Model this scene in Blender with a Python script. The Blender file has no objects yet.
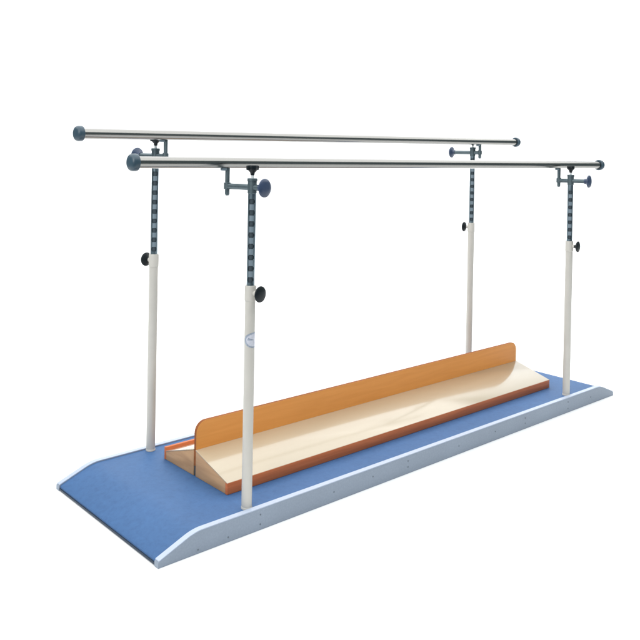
import bpy, bmesh, math, random
from mathutils import Vector, Matrix
random.seed(7)
SC = bpy.context.scene
COL = SC.collection
PI = math.pi

# ---------------------------------------------------------------- dimensions (metres)
L, W = 3.20, 0.8565          # platform length, width
R, H, HT, T = 0.156, 0.0827, 0.0237, 0.026   # ramp length, height, nose height, rail width
RH = H + 0.002               # rail top

# ---------------------------------------------------------------- materials
def nodes_of(name):
    m = bpy.data.materials.new(name); m.use_nodes = True
    nt = m.node_tree
    return m, nt, nt.nodes['Principled BSDF']

def N(nt, t, **kw):
    n = nt.nodes.new(t)
    for k, v in kw.items(): setattr(n, k, v)
    return n

def ramp(nt, fac, stops):
    r = N(nt, 'ShaderNodeValToRGB')
    els = r.color_ramp.elements
    while len(els) < len(stops): els.new(0.5)
    for e, (p, c) in zip(els, stops):
        e.position = p; e.color = (*c, 1)
    nt.links.new(fac, r.inputs[0])
    return r.outputs[0]

def mat(name, col, rough=0.5, metal=0.0, var=0.06, scale=40, bump=0.0, bscale=300, stretch=(1, 1, 1), spec=0.5, coat=0.0):
    """paint / metal / plastic with slight mottling and optional fine bump"""
    m, nt, b = nodes_of(name)
    tc = N(nt, 'ShaderNodeTexCoord')
    mp = N(nt, 'ShaderNodeMapping'); mp.inputs['Scale'].default_value = stretch
    nt.links.new(tc.outputs['Object'], mp.inputs[0])
    no = N(nt, 'ShaderNodeTexNoise'); no.inputs['Scale'].default_value = scale; no.inputs['Detail'].default_value = 5
    nt.links.new(mp.outputs[0], no.inputs['Vector'])
    a = tuple(max(0, c * (1 - var)) for c in col); z = tuple(min(1, c * (1 + var)) for c in col)
    nt.links.new(ramp(nt, no.outputs['Fac'], [(0.3, a), (0.7, z)]), b.inputs['Base Color'])
    mr = N(nt, 'ShaderNodeMapRange')
    mr.inputs['To Min'].default_value = max(0.02, rough * 0.85); mr.inputs['To Max'].default_value = min(1, rough * 1.15)
    nt.links.new(no.outputs['Fac'], mr.inputs[0]); nt.links.new(mr.outputs[0], b.inputs['Roughness'])
    b.inputs['Metallic'].default_value = metal
    b.inputs['Specular IOR Level'].default_value = spec
    if coat:
        b.inputs['Coat Weight'].default_value = coat; b.inputs['Coat Roughness'].default_value = 0.12
    if bump:
        n2 = N(nt, 'ShaderNodeTexNoise'); n2.inputs['Scale'].default_value = bscale; n2.inputs['Detail'].default_value = 3
        nt.links.new(mp.outputs[0], n2.inputs['Vector'])
        bp = N(nt, 'ShaderNodeBump'); bp.inputs['Strength'].default_value = bump; bp.inputs['Distance'].default_value = 0.002
        nt.links.new(n2.outputs['Fac'], bp.inputs['Height']); nt.links.new(bp.outputs[0], b.inputs['Normal'])
    return m

def wood(name, dark, light, rough=0.4, scale=8, stretch=(0.35, 6, 6), coat=0.0, contrast=(0.35, 0.65), spec=0.5):
    """grain runs along x"""
    m, nt, b = nodes_of(name)
    tc = N(nt, 'ShaderNodeTexCoord'); mp = N(nt, 'ShaderNodeMapping'); mp.inputs['Scale'].default_value = stretch
    nt.links.new(tc.outputs['Object'], mp.inputs[0])
    no = N(nt, 'ShaderNodeTexNoise'); no.inputs['Scale'].default_value = scale
    no.inputs['Detail'].default_value = 6; no.inputs['Distortion'].default_value = 0.6
    nt.links.new(mp.outputs[0], no.inputs['Vector'])
    nt.links.new(ramp(nt, no.outputs['Fac'], [(contrast[0], dark), (contrast[1], light)]), b.inputs['Base Color'])
    b.inputs['Roughness'].default_value = rough; b.inputs['Specular IOR Level'].default_value = spec
    if coat:
        b.inputs['Coat Weight'].default_value = coat; b.inputs['Coat Roughness'].default_value = 0.13; b.inputs['Coat IOR'].default_value = 1.66
    bp = N(nt, 'ShaderNodeBump'); bp.inputs['Strength'].default_value = 0.12; bp.inputs['Distance'].default_value = 0.001
    nt.links.new(no.outputs['Fac'], bp.inputs['Height']); nt.links.new(bp.outputs[0], b.inputs['Normal'])
    return m

def speckled(name, col, dot, rough=0.5, thr=0.33, scale=60):
    m, nt, b = nodes_of(name)
    tc = N(nt, 'ShaderNodeTexCoord')
    no = N(nt, 'ShaderNodeTexNoise'); no.inputs['Scale'].default_value = scale; no.inputs['Detail'].default_value = 8
    no.inputs['Roughness'].default_value = 0.75
    nt.links.new(tc.outputs['Object'], no.inputs['Vector'])
    c1 = ramp(nt, no.outputs['Fac'], [(thr, dot), (0.5, col), (0.72, tuple(min(1, c * 1.12) for c in col))])
    big = N(nt, 'ShaderNodeTexNoise'); big.inputs['Scale'].default_value = 3.5; big.inputs['Detail'].default_value = 3
    nt.links.new(tc.outputs['Object'], big.inputs['Vector'])
    c2 = ramp(nt, big.outputs['Fac'], [(0.3, (0.9, 0.9, 0.9)), (0.7, (1, 1, 1))])
    mx = N(nt, 'ShaderNodeMix', data_type='RGBA', blend_type='MULTIPLY'); mx.inputs[0].default_value = 1
    nt.links.new(c1, mx.inputs[6]); nt.links.new(c2, mx.inputs[7])
    nt.links.new(mx.outputs[2], b.inputs['Base Color'])
    b.inputs['Roughness'].default_value = rough
    bp = N(nt, 'ShaderNodeBump'); bp.inputs['Strength'].default_value = 0.2; bp.inputs['Distance'].default_value = 0.001
    nt.links.new(no.outputs['Fac'], bp.inputs['Height']); nt.links.new(bp.outputs[0], b.inputs['Normal'])
    return m

M = {
    'vinyl':   speckled('blue_vinyl', (0.041, 0.120, 0.282), (0.035, 0.105, 0.255), rough=0.62, thr=0.36, scale=45),
    'navy':    mat('navy_edge', (0.012, 0.028, 0.055), 0.5),
    'rail':    speckled('grey_blue_laminate', (0.25, 0.30, 0.375), (0.215, 0.262, 0.33), rough=0.45, thr=0.22, scale=110),
    'trim':    mat('pale_edge_trim', (0.43, 0.49, 0.60), 0.4, var=0.03),
    'post':    mat('cream_powder_coat', (0.535, 0.51, 0.465), 0.45, var=0.03, scale=12, bump=0.05, bscale=500),
    'steel':   mat('zinc_steel', (0.22, 0.28, 0.32), 0.34, metal=1.0, var=0.08, scale=30),
    'streak_clamp':    mat('painted_streak_and_clamp', (0.165, 0.215, 0.255), 0.5, var=0.05),  # painted reflection streak on the columns; also colours the saddle clamps
    'cast':    mat('grey_cast_block', (0.10, 0.135, 0.15), 0.4, metal=0.5, var=0.1, scale=60),
    'chrome':  mat('polished_tube', (0.29, 0.285, 0.27), 0.2, metal=1.0, var=0.03, scale=6, stretch=(0.3, 4, 4)),
    'hole':    mat('painted_gap_shade', (0.034, 0.052, 0.066), 0.7),  # dark tone painted in for the shade inside column holes and divider slot
    'cap':     mat('slate_plastic_cap', (0.034, 0.066, 0.092), 0.38, var=0.08),
    'knob':    mat('navy_plastic_knob', (0.036, 0.058, 0.112), 0.33, var=0.08),
    'black':   mat('black_plastic', (0.005, 0.009, 0.012), 0.42, spec=0.3),
    'white':   mat('white_nylon', (0.75, 0.78, 0.78), 0.4),
    'screw':   mat('dark_screw', (0.14, 0.17, 0.20), 0.5, metal=0.3),
    'divider': wood('orange_beech_laminate', (0.72, 0.275, 0.048), (0.77, 0.305, 0.058), rough=0.48, scale=9),
    'divedge': wood('divider_edge_band', (0.24, 0.08, 0.025), (0.30, 0.10, 0.035), rough=0.7, spec=0.15),
    'cream':   wood('pale_maple_laminate', (0.46, 0.375, 0.255), (0.475, 0.39, 0.268), rough=0.35, scale=3.5, stretch=(0.5, 3.5, 3.5), coat=1.0),
    'strip':   wood('red_brown_edge', (0.52, 0.135, 0.040), (0.62, 0.175, 0.056), rough=0.5, scale=10),
    'end':     wood('tan_plywood_end', (0.43, 0.245, 0.125), (0.53, 0.315, 0.165), rough=0.55, scale=9, stretch=(6, 0.6, 5)),
    'decal':   mat('decal_grey_blue', (0.30, 0.34, 0.41), 0.4, var=0.25, scale=160),
    'decalw':  mat('decal_white', (0.54, 0.55, 0.62), 0.4, var=0.1, scale=160),
    'sweep':   mat('white_sweep', (0.92, 0.92, 0.92), 0.9, var=0.005, scale=2, spec=0.0),
}

# ---------------------------------------------------------------- mesh helpers
def link(name, bm, mats, parent=None, loc=None, smooth=True, angle=35):
    me = bpy.data.meshes.new(name)
    bmesh.ops.recalc_face_normals(bm, faces=bm.faces)
    bm.to_mesh(me); bm.free()
    if not isinstance(mats, (list, tuple)): mats = [mats]
    for k in mats: me.materials.append(M[k])
    if smooth:
        for p in me.polygons: p.use_smooth = True
        me.set_sharp_from_angle(angle=math.radians(angle))
    o = bpy.data.objects.new(name, me); COL.objects.link(o)
    if parent: o.parent = parent
    if loc: o.location = loc
    return o

def empty(name, loc=(0, 0, 0)):
    o = bpy.data.objects.new(name, None); COL.objects.link(o); o.location = loc; o.empty_display_size = 0.1
    return o

def box(bm, lo, hi, bev=0.0, mi=0, seg=2):
    g = bmesh.ops.create_cube(bm, size=1)['verts']
    for v in g:
        v.co = Vector([(lo[i] + hi[i]) / 2 + v.co[i] * (hi[i] - lo[i]) for i in range(3)])
    fs = {f for v in g for f in v.link_faces}
    for f in fs: f.material_index = mi
    if bev:
        bmesh.ops.bevel(bm, geom=list({e for f in fs for e in f.edges}), offset=bev, segments=seg, affect='EDGES', profile=0.5)

def prism(bm, pts, axis, a, b, bev=0.0, mi=0, seg=2):
    """pts polygon in the two other axes, extruded along axis from a to b"""
    def P(q, c):
        return Vector((c, q[0], q[1])) if axis == 'x' else (Vector((q[0], c, q[1])) if axis == 'y' else Vector((q[0], q[1], c)))
    A = [bm.verts.new(P(q, a)) for q in pts]; B = [bm.verts.new(P(q, b)) for q in pts]
    fs = [bm.faces.new(A), bm.faces.new(B[::-1])]
    n = len(pts)
    for i in range(n): fs.append(bm.faces.new((A[i], A[(i + 1) % n], B[(i + 1) % n], B[i])))
    for f in fs: f.material_index = mi
    bmesh.ops.recalc_face_normals(bm, faces=fs)
    if bev:
        bmesh.ops.bevel(bm, geom=list({e for f in fs for e in f.edges}), offset=bev, segments=seg, affect='EDGES', profile=0.5)

def lathe(bm, prof, org, d, seg=40, mi=0):
    """prof: list of (distance along d, radius) - closed at both ends where radius is 0"""
    d = Vector(d).normalized(); u = d.orthogonal().normalized(); w = d.cross(u); org = Vector(org)
    rings = []
    for (s, r) in prof:
        if r < 1e-6: rings.append([bm.verts.new(org + d * s)])
        else: rings.append([bm.verts.new(org + d * s + (u * math.cos(2 * PI * k / seg) + w * math.sin(2 * PI * k / seg)) * r) for k in range(seg)])
    for a, b in zip(rings, rings[1:]):
        for k in range(seg):
            k2 = (k + 1) % seg
            if len(a) == 1 and len(b) == 1: continue
            if len(a) == 1: f = bm.faces.new((a[0], b[k], b[k2]))
            elif len(b) == 1: f = bm.faces.new((a[k], b[0], a[k2]))
            else: f = bm.faces.new((a[k], b[k], b[k2], a[k2]))
            f.material_index = mi

def rod(bm, a, b, r, bev=0.001, seg=32, mi=0):
    a = Vector(a); b = Vector(b); l = (b - a).length
    lathe(bm, [(0, 0), (0, r - bev), (bev, r), (l - bev, r), (l, r - bev), (l, 0)], a, b - a, seg, mi)

# ---------------------------------------------------------------- parallel bars
root = empty('parallel_bars', (L / 2, W / 2, 0))
root['label'] = 'physiotherapy parallel bars with four cream posts on a blue ramped platform with grey side rails'
root['category'] = 'parallel bars'
OFF = Vector((L / 2, W / 2, 0))
def part(name, bm, mats, parent=None, **kw):
    o = link(name, bm, mats, parent or root, **kw)
    if parent is None: o.location = -OFF
    return o

def rounded_profile(zlow, h, ht, inset):
    """side view of the platform with softly rounded ramp breaks, (x, z)"""
    pts = [(inset, zlow), (inset, ht - 0.004), (inset + 0.004, ht)]
    def arc(cx, s):
        out = []
        for k in range(7):
            t = k / 6
            p0 = Vector((cx - s * 0.035, h - (h - ht) / R * 0.035)); p1 = Vector((cx, h)); p2 = Vector((cx + s * 0.035, h))
            q = p0 * (1 - t) ** 2 + p1 * 2 * t * (1 - t) + p2 * t * t
            out.append((q.x, q.y))
        return out
    pts += arc(R, 1)
    pts += arc(L - R, -1)[::-1]
    pts += [(L - inset - 0.004, ht), (L - inset, ht - 0.004), (L - inset, zlow)]
    return pts

# deck
bm = bmesh.new()
prism(bm, rounded_profile(0.010, H - 0.004, HT - 0.002, 0.006), 'y', T + 0.0004, W - T - 0.0004)
for f in bm.faces:
    if f.normal.z < -0.3 and abs(f.normal.y) < 0.5: f.material_index = 1
deck = part('deck', bm, ['vinyl', 'navy'])
for x in (0.001, L - 0.006):
    bm = bmesh.new()
    box(bm, (x, T + 0.001, 0.002), (x + 0.005, W - T - 0.001, 0.0095), 0.0012)
    part('nose_strip', bm, 'navy', deck)

# side rails with pale edge trim and screws
for side in (0, 1):
    y0, y1 = (0, T) if side == 0 else (W - T, W)
    bm = bmesh.new()
    prism(bm, rounded_profile(0.0, H - 0.001, HT - 0.001, 0.0), 'y', y0, y1, bev=0.0)
    rail = part('side_rail', bm, 'rail')
    # trim: a thin band following the top of the rail
    prof = [q for q in rounded_profile(0.0, H, HT, 0.0)][2:-2]
    bm = bmesh.new()
    lo = [(x, z - 0.001) for x, z in prof]; hi = [(x, z + 0.0025) for x, z in prof]
    ins = 0.003 if side == 0 else 0.0
    prism(bm, lo + hi[::-1], 'y', y0 + (0.001 if side == 0 else 0), y1 + (0.0 if side == 0 else -0.001))
    part('edge_trim', bm, 'trim', rail)
    if side == 0:
        for x, z in [(0.1656, .0146), (0.30, .018), (0.452, .022), (0.452, .060), (0.843, .0414), (1.0778, .0456), (1.3085, .030), (1.3085, .058),
                     (1.6821, .0396), (1.98, .045), (2.25, .030), (2.25, .058), (2.68, .022), (2.68, .060), (2.93, .04)]:
            bm = bmesh.new()
            lathe(bm, [(0, 0), (0, .0034), (-.0012, .0034), (-.0017, .0026), (-.0011, 0)], (x, y0 + 0.0002, z), (0, 1, 0), 16)
            part('screw', bm, 'screw', rail)

# ---- telescopic posts -------------------------------------------------------
def column_mesh(bm, c, z0, z1, r, hole_az, zholes, hs):
    """tube with real square-ish openings, shade inside painted as a dark inner cylinder"""
    seg = 48; zs = [z0]
    for zh in zholes: zs += [zh - hs, zh - hs * .55, zh + hs * .55, zh + hs]
    zs.append(z1)
    rings = [[bm.verts.new((c[0] + r * math.cos(2 * PI * k / seg), c[1] + r * math.sin(2 * PI * k / seg), z)) for k in range(seg)] for z in zs]
    kc = hole_az / (2 * PI) * seg
    def span(k):   # segments away from the hole centre
        d = abs(((k + 0.5 - kc) + seg / 2) % seg - seg / 2); return d
    half = hs / r / (2 * PI) * seg
    for i in range(len(zs) - 1):
        j = (i - 1) % 4
        inhole = 0 < i < len(zs) - 2 and j in (0, 1, 2)
        lim = half * 1.15 if j == 1 else half * .9
        for k in range(seg):
            if inhole and span(k) < lim: continue
            f = bm.faces.new((rings[i][k], rings[i][(k + 1) % seg], rings[i + 1][(k + 1) % seg], rings[i + 1][k]))
            if j == 3 and 0 < i < len(zs) - 2 and span(k) < half * 0.85: f.material_index = 2  # pale patches between holes: the tube's bright reflection streak put into the colour
    lathe(bm, [(0, 0), (0, r - .0035), (z1 - z0, r - .0035), (z1 - z0, 0)], (c[0], c[1], z0), (0, 0, 1), 32, mi=1)

SKEW = math.radians(12)
def post(x, y, out, z_col, z_top, s_knob, s_riser, z_bar, view_az, sticker=False):
    D = Vector((math.sin(SKEW) * -out, math.cos(SKEW) * out, 0))      # direction of arm and knobs
    hole_az = math.radians(view_az)
    C0 = Vector((x, y, 0))
    """out = -1 for the near side, +1 for the far side (direction in which the knobs point)"""
    bm = bmesh.new()
    rod(bm, (x, y, H - 0.004), (x, y, z_col - 0.02), 0.0205, 0.001, 40)
    p = part('post', bm, 'post')
    bm = bmesh.new(); lathe(bm, [(0, 0), (0, .0220), (.006, .0220), (.008, .0207), (.008, 0)], (x, y, H - 0.0035), (0, 0, 1), 40)
    part('base_ring', bm, 'post', p)
    # squared collar with a lug towards the knob
    bm = bmesh.new()
    q = 0.0212
    lathe(bm, [(0, 0), (0, .0205), (.003, .0228), (.056, .0228), (.0605, .0212), (.0605, 0)], (x, y, z_col - .062), (0, 0, 1), 40)
    lathe(bm, [(0, 0), (0, .011), (.012, .010), (.012, 0)], C0 + D * q * .9 + Vector((0, 0, z_col - .031)), D, 24)
    part('collar', bm, 'post', p)
    bm = bmesh.new()
    o = C0 + D * (q + .009) + Vector((0, 0, z_col - .031))
    lathe(bm, [(0, 0), (0, .0085), (.006, .0095), (.014, .024), (.017, .030), (.020, .032), (.0235, .031), (.027, .024), (.029, .012), (.0295, 0)], o, D, 40)
    part('clamp_knob', bm, 'black', p)
    # inner column
    z0 = z_col - 0.01
    bm = bmesh.new()
    n = int((z_top - .055 - z_col) / .0435)
    zh = [z_col + .022 + .0435 * i for i in range(n)]
    column_mesh(bm, (x, y), z0, z_top - .034, 0.0160, hole_az, zh, 0.0105)
    part('inner_column', bm, ['steel', 'hole', 'streak_clamp'], p)
    # head block with arm
    za = z_top - 0.036
    bm = bmesh.new()
    lathe(bm, [(0, 0), (0, .0165), (.002, .0180), (.048, .0180), (.0485, .0200), (.058, .0200), (.060, .0185), (.060, 0)], (x, y, z_top - .060), (0, 0, 1), 40)
    hd = part('head_block', bm, 'cast')
    bm = bmesh.new()
    lathe(bm, [(0, 0), (0, .006), (.016, .006), (.016, 0)], (x, y, z_top), (0, 0, 1), 20, 0)
    part('lock_bolt', bm, 'white', hd)
    bm = bmesh.new()
    lathe(bm, [(0, 0), (0, .008), (.010, .010), (.020, .019), (.024, .022), (.036, .022), (.039, .020), (.039, 0)], (x, y, z_top + .012), (0, 0, 1), 8)
    for s in (-1, 1): box(bm, (x + s * .021 - .006, y - .007, z_top + .031), (x + s * .021 + .006, y + .007, z_top + .050), .003)
    part('wing_knob', bm, 'black', hd)
    # sliding arm
    K = C0 + D * s_knob + Vector((0, 0, za)); Q = C0 + D * s_riser + Vector((0, 0, za))
    bm = bmesh.new()
    rod(bm, K - D * .006, Q, 0.0120, 0.001)
    arm = part('bar_arm', bm, 'cast')
    bm = bmesh.new()
    lathe(bm, [(-.016, 0), (-.016, .0145), (-.004, .016), (.002, .025), (.005, .0335), (.008, .0368), (.012, .0362), (.016, .032), (.019, .023), (.021, .012), (.0215, 0)],
          K - D * .013, D, 48)
    part('arm_knob', bm, 'knob', arm)
    bm = bmesh.new()
    top = z_bar - .016 - za + .038
    lathe(bm, [(0, 0), (0, .006), (.006, .0095), (.024, .0095), (.027, .0140), (.051, .0140), (.054, .0095), (top, .0095), (top, 0)],
          Q - Vector((0, 0, .038)), (0, 0, 1), 28)
    part('riser', bm, 'cast', arm)
    bm = bmesh.new()
    box(bm, (Q.x - .030, Q.y - .010, z_bar - .031), (Q.x - .008, Q.y + .010, z_bar - .018), .004)
    part('saddle_clamp', bm, 'streak_clamp', arm)
    if sticker:
        bm = bmesh.new()
        rr = 0.0205; zc = 0.741; a0 = math.radians(-62)      # centre of the oval, wrapped round the tube
        rw, rh = 0.046, 0.031; nseg = 64
        def P(t, s, lift):
            u = rw * s * math.cos(t); v = rh * s * math.sin(t)
            a = a0 + u / rr; q = rr + lift
            return (x + q * math.cos(a), y + q * math.sin(a), zc + v)
        lev = [0.0, .15, .3, .45, .6, .7, .8, .9, 1.0]
        rings = []
        for s in lev:
            if s == 0: rings.append([bm.verts.new(P(0, 0, .0006))])
            else: rings.append([bm.verts.new(P(2 * PI * k / nseg, s, .0006)) for k in range(nseg)])
        for i in range(len(lev) - 1):
            for k in range(nseg):
                k2 = (k + 1) % nseg
                f = bm.faces.new((rings[0][0], rings[1][k], rings[1][k2])) if i == 0 else bm.faces.new((rings[i][k], rings[i + 1][k], rings[i + 1][k2], rings[i][k2]))
                t = (k + .5) / nseg * 2 * PI
                ring = lev[i] >= .8
                bar = .15 <= lev[i] < .7 and (abs(math.sin(t * 1.0 + .25)) < .22)
                f.material_index = 0 if (ring or bar) else 1
        part('oval_sticker', bm, ['decal', 'decalw'], p)
    return p

Y0, Y1 = 0.047, W - 0.047
post(0.419,  Y0, -1, 0.954, 1.371, 0.067, -0.132, 1.4275, -128, sticker=True)
post(0.431,  Y1,  1, 0.992, 1.480, 0.129, -0.067, 1.5400, -120)
post(2.7352, Y0, -1, 0.982, 1.368, 0.110, -0.070, 1.4240, -145)
post(2.8022, Y1,  1, 1.024, 1.522, 0.156, -0.051, 1.5600, -140)

# ---- handrails --------------------------------------------------------------
def handrail(a, b, rr=0.0222):
    a = Vector(a); b = Vector(b); d = (b - a).normalized()
    bm = bmesh.new(); rod(bm, a + d * .01, b - d * .01, rr, .001, 64)
    h = part('handrail', bm, 'chrome')
    for e, s in ((a, 1), (b, -1)):
        bm = bmesh.new()
        R2 = 0.0325
        lathe(bm, [(0, 0), (0.0005, .014), (.003, .024), (.007, .0295), (.013, R2 - .0005), (.018, R2), (.029, R2), (.033, .0315), (.0345, .029), (.0345, rr + .0006)], e, d * s, 48)
        part('end_cap', bm, 'cap', h)
handrail((-0.040, 0.1886, 1.4281), (3.180, 0.1025, 1.4232))
handrail((0.000, 0.7315, 1.5365), (3.245, 0.7646, 1.5638))

# ---------------------------------------------------------------- wedge board standing on the deck
WX0, WX1, YF, YD, YN = 0.4276, 2.781, 0.6801, 0.4335, 0.1894
HS, HA, HD = 0.0456, 0.1101, 0.2295
board = empty('wedge_board', ((WX0 + WX1) / 2, YD, H))
board['label'] = 'long double wedge board of pale laminate with upright orange divider on the blue deck'
board['category'] = 'wedge board'
BOFF = Vector(((WX0 + WX1) / 2, YD, 0))
ZB = H - 0.003      # deck skin level
def bpart(name, bm, mats, parent=None, **kw):
    o = link(name, bm, mats, parent or board, **kw)
    if parent is None: o.location = -board.location
    return o
hw = 0.0075         # half thickness of the divider
for s, yo in ((-1, YN), (1, YF)):
    ya = YD + s * (hw + .0006)
    yi = yo - s * 0.014
    sl = lambda y: H + HA + (HS - (.009 if s > 0 else .001) - HA) * (y - ya) / ((yi if s > 0 else yo) - ya)
    # core
    bm = bmesh.new()
    pts = [(ya, ZB), (yi, ZB), (yi, sl(yi) - .004), (ya, sl(ya) - .004)]
    prism(bm, pts, 'x', WX0, WX1, bev=0.0006)
    w = bpart('wedge', bm, 'end')
    bm = bmesh.new()
    ye = yo if s < 0 else yi      # on the near side the panel runs out over the edge strip
    pts = [(ya, sl(ya) - .0035), (ye, sl(ye) - .0035), (ye, sl(ye)), (ya, sl(ya))]
    prism(bm, pts, 'x', WX0 - .0012, WX1 + .0012, bev=0.0005)
    bpart('top_panel', bm, 'cream', w)
    bm = bmesh.new()
    y0, y1 = sorted((yo - (.0011 if s < 0 else 0), yi))
    box(bm, (WX0 - .0012, y0, ZB), (WX1 + .0012, y1 - .0003, (H + HS + .006) if s > 0 else (sl(yo) - .0012)), .0008)
    bpart('edge_strip', bm, 'strip', w)
# divider with rounded upper corners
bm = bmesh.new()
rc = 0.05; zt = H + HD; zb = H + .040; xa, xb = WX0 + .002, WX1 - .002
pts = [(xa, zb)]
pts += [(xa + rc - rc * math.cos(t), zt - rc + rc * math.sin(t)) for t in [PI / 2 * k / 12 for k in range(13)]]
pts += [(xb - rc + rc * math.sin(t), zt - rc + rc * math.cos(t)) for t in [PI / 2 * k / 12 for k in range(13)]]
pts += [(xb, zb)]
prism(bm, pts, 'y', YD - hw, YD + hw)
for f in bm.faces:
    if abs(f.normal.y) < .5: f.material_index = 1
bpart('divider', bm, ['divider', 'divedge'])
bm = bmesh.new()
box(bm, (WX0 + .004, YD - hw, ZB), (WX1 - .004, YD + hw, zb - .001), 0.0)  # dark block added to paint the shade of the open slot below the divider
bpart('slot_shade', bm, 'hole')

# ---------------------------------------------------------------- white photographic sweep
cam_loc = Vector((-1.4557, -2.4473, 1.4876))
yaw, pitch, roll = -0.72877, -0.0080, 0.01852
f2 = Vector((-math.sin(yaw), math.cos(yaw), 0)); r2 = Vector((math.cos(yaw), math.sin(yaw), 0))
ctr = Vector((1.3, 0.6, 0))
prof = [(-2.35, 0.0), (5.2, 0.0)] + [(5.2 + 1.6 * math.sin(t), 1.6 - 1.6 * math.cos(t)) for t in [PI / 2 * k / 12 for k in range(1, 13)]] + [(6.8, 4.2)]
bm = bmesh.new()
rows = []
for (u, z) in prof:
    rows.append([bm.verts.new(ctr + f2 * u + r2 * v + Vector((0, 0, z - 0.001))) for v in (-6.5, -3, 0, 3, 6.5)])
for a, b in zip(rows, rows[1:]):
    for k in range(4): bm.faces.new((a[k], a[k + 1], b[k + 1], b[k]))
sweep = link('backdrop', bm, 'sweep')
sweep['kind'] = 'structure'
for p_ in sweep.data.polygons:
    pass

# ---------------------------------------------------------------- light
def area(name, loc, aim, sx, sy, power, col=(1, 1, 1)):
    l = bpy.data.lights.new(name, 'AREA'); l.shape = 'RECTANGLE'; l.size = sx; l.size_y = sy; l.energy = power; l.color = col
    o = bpy.data.objects.new(name, l); COL.objects.link(o); o.location = loc
    o.rotation_euler = (Vector(aim) - Vector(loc)).to_track_quat('-Z', 'Y').to_euler()
    return o
c = ctr + f2 * 1.6
area('overhead_softbox', (c.x, c.y, 4.6), (c.x, c.y, 0), 13.0, 10.5, 920)
b_ = ctr + f2 * 3.2
area('backdrop_light', (b_.x, b_.y, 4.4), tuple(ctr + f2 * 6.8 + Vector((0, 0, 1.2))), 9.0, 1.0, 160)
k_ = ctr - f2 * 5.0 - r2 * 2.5
area('front_fill', (k_.x, k_.y, 3.2), (1.3, 0.4, 0.7), 2.4, 2.4, 125)

w = bpy.data.worlds.new('World'); SC.world = w; w.use_nodes = True
w.node_tree.nodes['Background'].inputs[0].default_value = (0.155, 0.20, 0.215, 1)
w.node_tree.nodes['Background'].inputs[1].default_value = 1.0

# ---------------------------------------------------------------- camera
F = (f2 * math.cos(pitch) + Vector((0, 0, math.sin(pitch)))).normalized()
U0 = r2.cross(F)
Rv = r2 * math.cos(roll) + U0 * math.sin(roll)
Uv = -r2 * math.sin(roll) + U0 * math.cos(roll)
cam = bpy.data.cameras.new('camera'); co = bpy.data.objects.new('camera', cam); COL.objects.link(co)
mt = Matrix((Rv, Uv, -F)).transposed().to_4x4(); mt.translation = cam_loc
co.matrix_world = mt
cam.sensor_width = 36; cam.lens = 36 * 796.66 / 640
cam.shift_x = -(320.1 - 320) / 640; cam.shift_y = (155.97 - 320) / 640
cam.clip_start = 0.05; cam.clip_end = 200
SC.camera = co
SC.view_settings.view_transform = 'Standard'; SC.view_settings.look = 'None'
SC.view_settings.exposure = 0.0; SC.view_settings.gamma = 1
